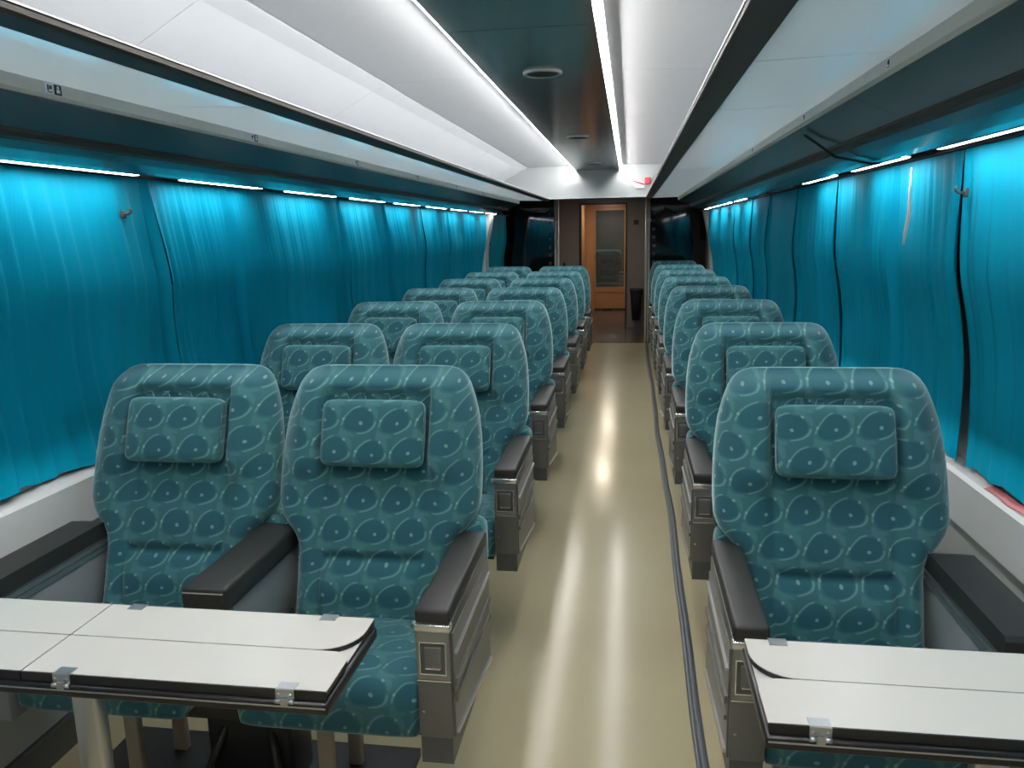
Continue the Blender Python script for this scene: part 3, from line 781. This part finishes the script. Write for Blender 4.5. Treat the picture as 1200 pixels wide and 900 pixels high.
# wooden gangway door
dorg = (-0.36, 14.95, 0.0)
Dr = empty('door_1', dorg, 'varnished wooden gangway door with a tall dark glass pane at the far end', kind='structure')
MB().box(-0.80, -0.655, 14.92, 15.0, 0, 1.96).build('door_jamb', 'wood', Dr, dorg)
MB().box(-0.070, 0.03, 14.92, 15.0, 0, 1.96).build('door_jamb', 'black', Dr, dorg)
MB().box(-0.655, -0.070, 14.92, 15.0, 1.895, 1.96).build('door_head', 'wood', Dr, dorg)
lf = MB()
lf.box(-0.650, -0.622, 14.94, 14.98, 0.03, 1.89); lf.box(-0.100, -0.075, 14.94, 14.98, 0.03, 1.89)
lf.box(-0.622, -0.100, 14.94, 14.98, 1.84, 1.89); lf.box(-0.622, -0.100, 14.94, 14.98, 0.33, 0.43); lf.box(-0.622, -0.100, 14.94, 14.98, 0.03, 0.16)
lf = lf.build('door_leaf', 'wood', Dr, dorg)
MB().box(-0.622, -0.100, 14.955, 14.975, 0.16, 0.33).build('bottom_panel', 'wood', lf, dorg)
MB().box(-0.622, -0.100, 14.957, 14.963, 0.43, 1.84).build('pane', 'glass', lf, dorg)
MB().tube([(-0.628, 14.94, 1.02), (-0.628, 14.91, 1.02)], 0.014, 10).build('door_knob', 'chrome', lf, dorg)
nx = MB().box(-0.9, 0.2, 16.95, 17.0, 0, 2.0).build('wall_beyond', 'joint'); tag(nx, kind='structure')
# a seat of the next coach, seen dimly through the door glass
sx = copy_tree(S0); sx.location = (-0.42, 15.75, -0.02); tag(sx, 'dim seat of the next coach seen through the far door glass', 'single seat')
# bin on the cross wall
bo = (0.105, 12.19, 0.12)
Bn = empty('waste_bin', bo, 'black tapered waste bin hung on the wall beside the far doorway', 'bin')
rows = []
for z, a, d in ((0.12, 0.060, 0.055), (0.50, 0.088, 0.080), (0.56, 0.095, 0.088), (0.575, 0.104, 0.095), (0.60, 0.104, 0.095), (0.60, 0.096, 0.088), (0.57, 0.090, 0.084)):
    rows.append([(0.105+a*math.copysign(abs(math.cos(t))**0.6, math.cos(t)), 12.19+d*math.copysign(abs(math.sin(t))**0.6, math.sin(t)), z) for t in [2*math.pi*k/24 for k in range(24)]])
MB().grid(rows, closed=True, caps=True).build('bin_body', 'binblack', Bn, bo)
MB().box(0.06, 0.15, 12.26, 12.30, 0.40, 0.52).build('wall_bracket', 'binblack', Bn, bo)
# unseen lamps added to brighten the vestibule, corridor and next coach
for i, (x, y, z, lb) in enumerate(((-0.36, 10.9, 1.95, 'added unseen warm ceiling lamp in the vestibule beyond the posts'), (-0.36, 13.9, 2.0, 'added unseen warm ceiling lamp in the corridor before the wooden door'), (-0.36, 16.3, 2.0, 'added unseen ceiling lamp of the next coach beyond the door glass'))):
    n = 24
    L = empty('fill_ceiling_lamp', (x, y, z), lb, 'lamp')
    MB().prism([(x+0.11*math.cos(2*math.pi*k/n), y+0.11*math.sin(2*math.pi*k/n)) for k in range(n)], z-0.012, z, 'z').build('fill_lamp_base', 'steel', L, (x, y, z))
    MB().prism([(x+0.095*math.cos(2*math.pi*k/n), y+0.095*math.sin(2*math.pi*k/n)) for k in range(n)], z-0.022, z-0.0125, 'z').build('fill_lamp_cover', 'vestfill', L, (x, y, z))
# signs on the bulkhead
yb_ = YSL+0.002
rs = MB().rbox(0.152, 0.216, yb_-0.03, yb_, 1.957, 2.029, 0.008, 2).build('red_box', 'red', org=(0.18, yb_, 1.99))
tag(rs, 'small red box high on the pale bulkhead beside the right rack', 'alarm box')
so = (0.06, yb_, 1.99)
sg = MB().prism([(0.005, 2.012), (0.148, 1.975), (0.148, 1.920), (0.055, 1.922)], yb_-0.02, yb_).build('direction_sign', 'paper', org=so)
tag(sg, 'white slanted sign with a dark red stripe beside the red box', 'sign')
MB().prism([(0.020, 2.004), (0.146, 1.968), (0.146, 1.950), (0.035, 1.990)], yb_-0.023, yb_-0.0195).build('sign_stripe', 'red', sg, so)
# pink slip of paper lying on the right sill
po = (0.946, 2.04, 0.806)
m = MB(); rows = []
for i in range(9):
    y = 1.93+i*0.028
    rows.append([(0.9405+0.004*math.sin(i*1.3), y, 0.8035+0.0006), (0.955, y+0.004, 0.8075+0.002*math.sin(i*0.9)**2), (0.966, y+0.006, 0.812+0.004*math.sin(i*1.1)**2)])
m.grid(rows)
pk = m.build('paper_slip', 'pink', org=po); tag(pk, 'crumpled pink paper slip on the right window sill below the curtain', 'paper')
so_ = pk.modifiers.new('thick', 'SOLIDIFY'); so_.thickness = 0.001
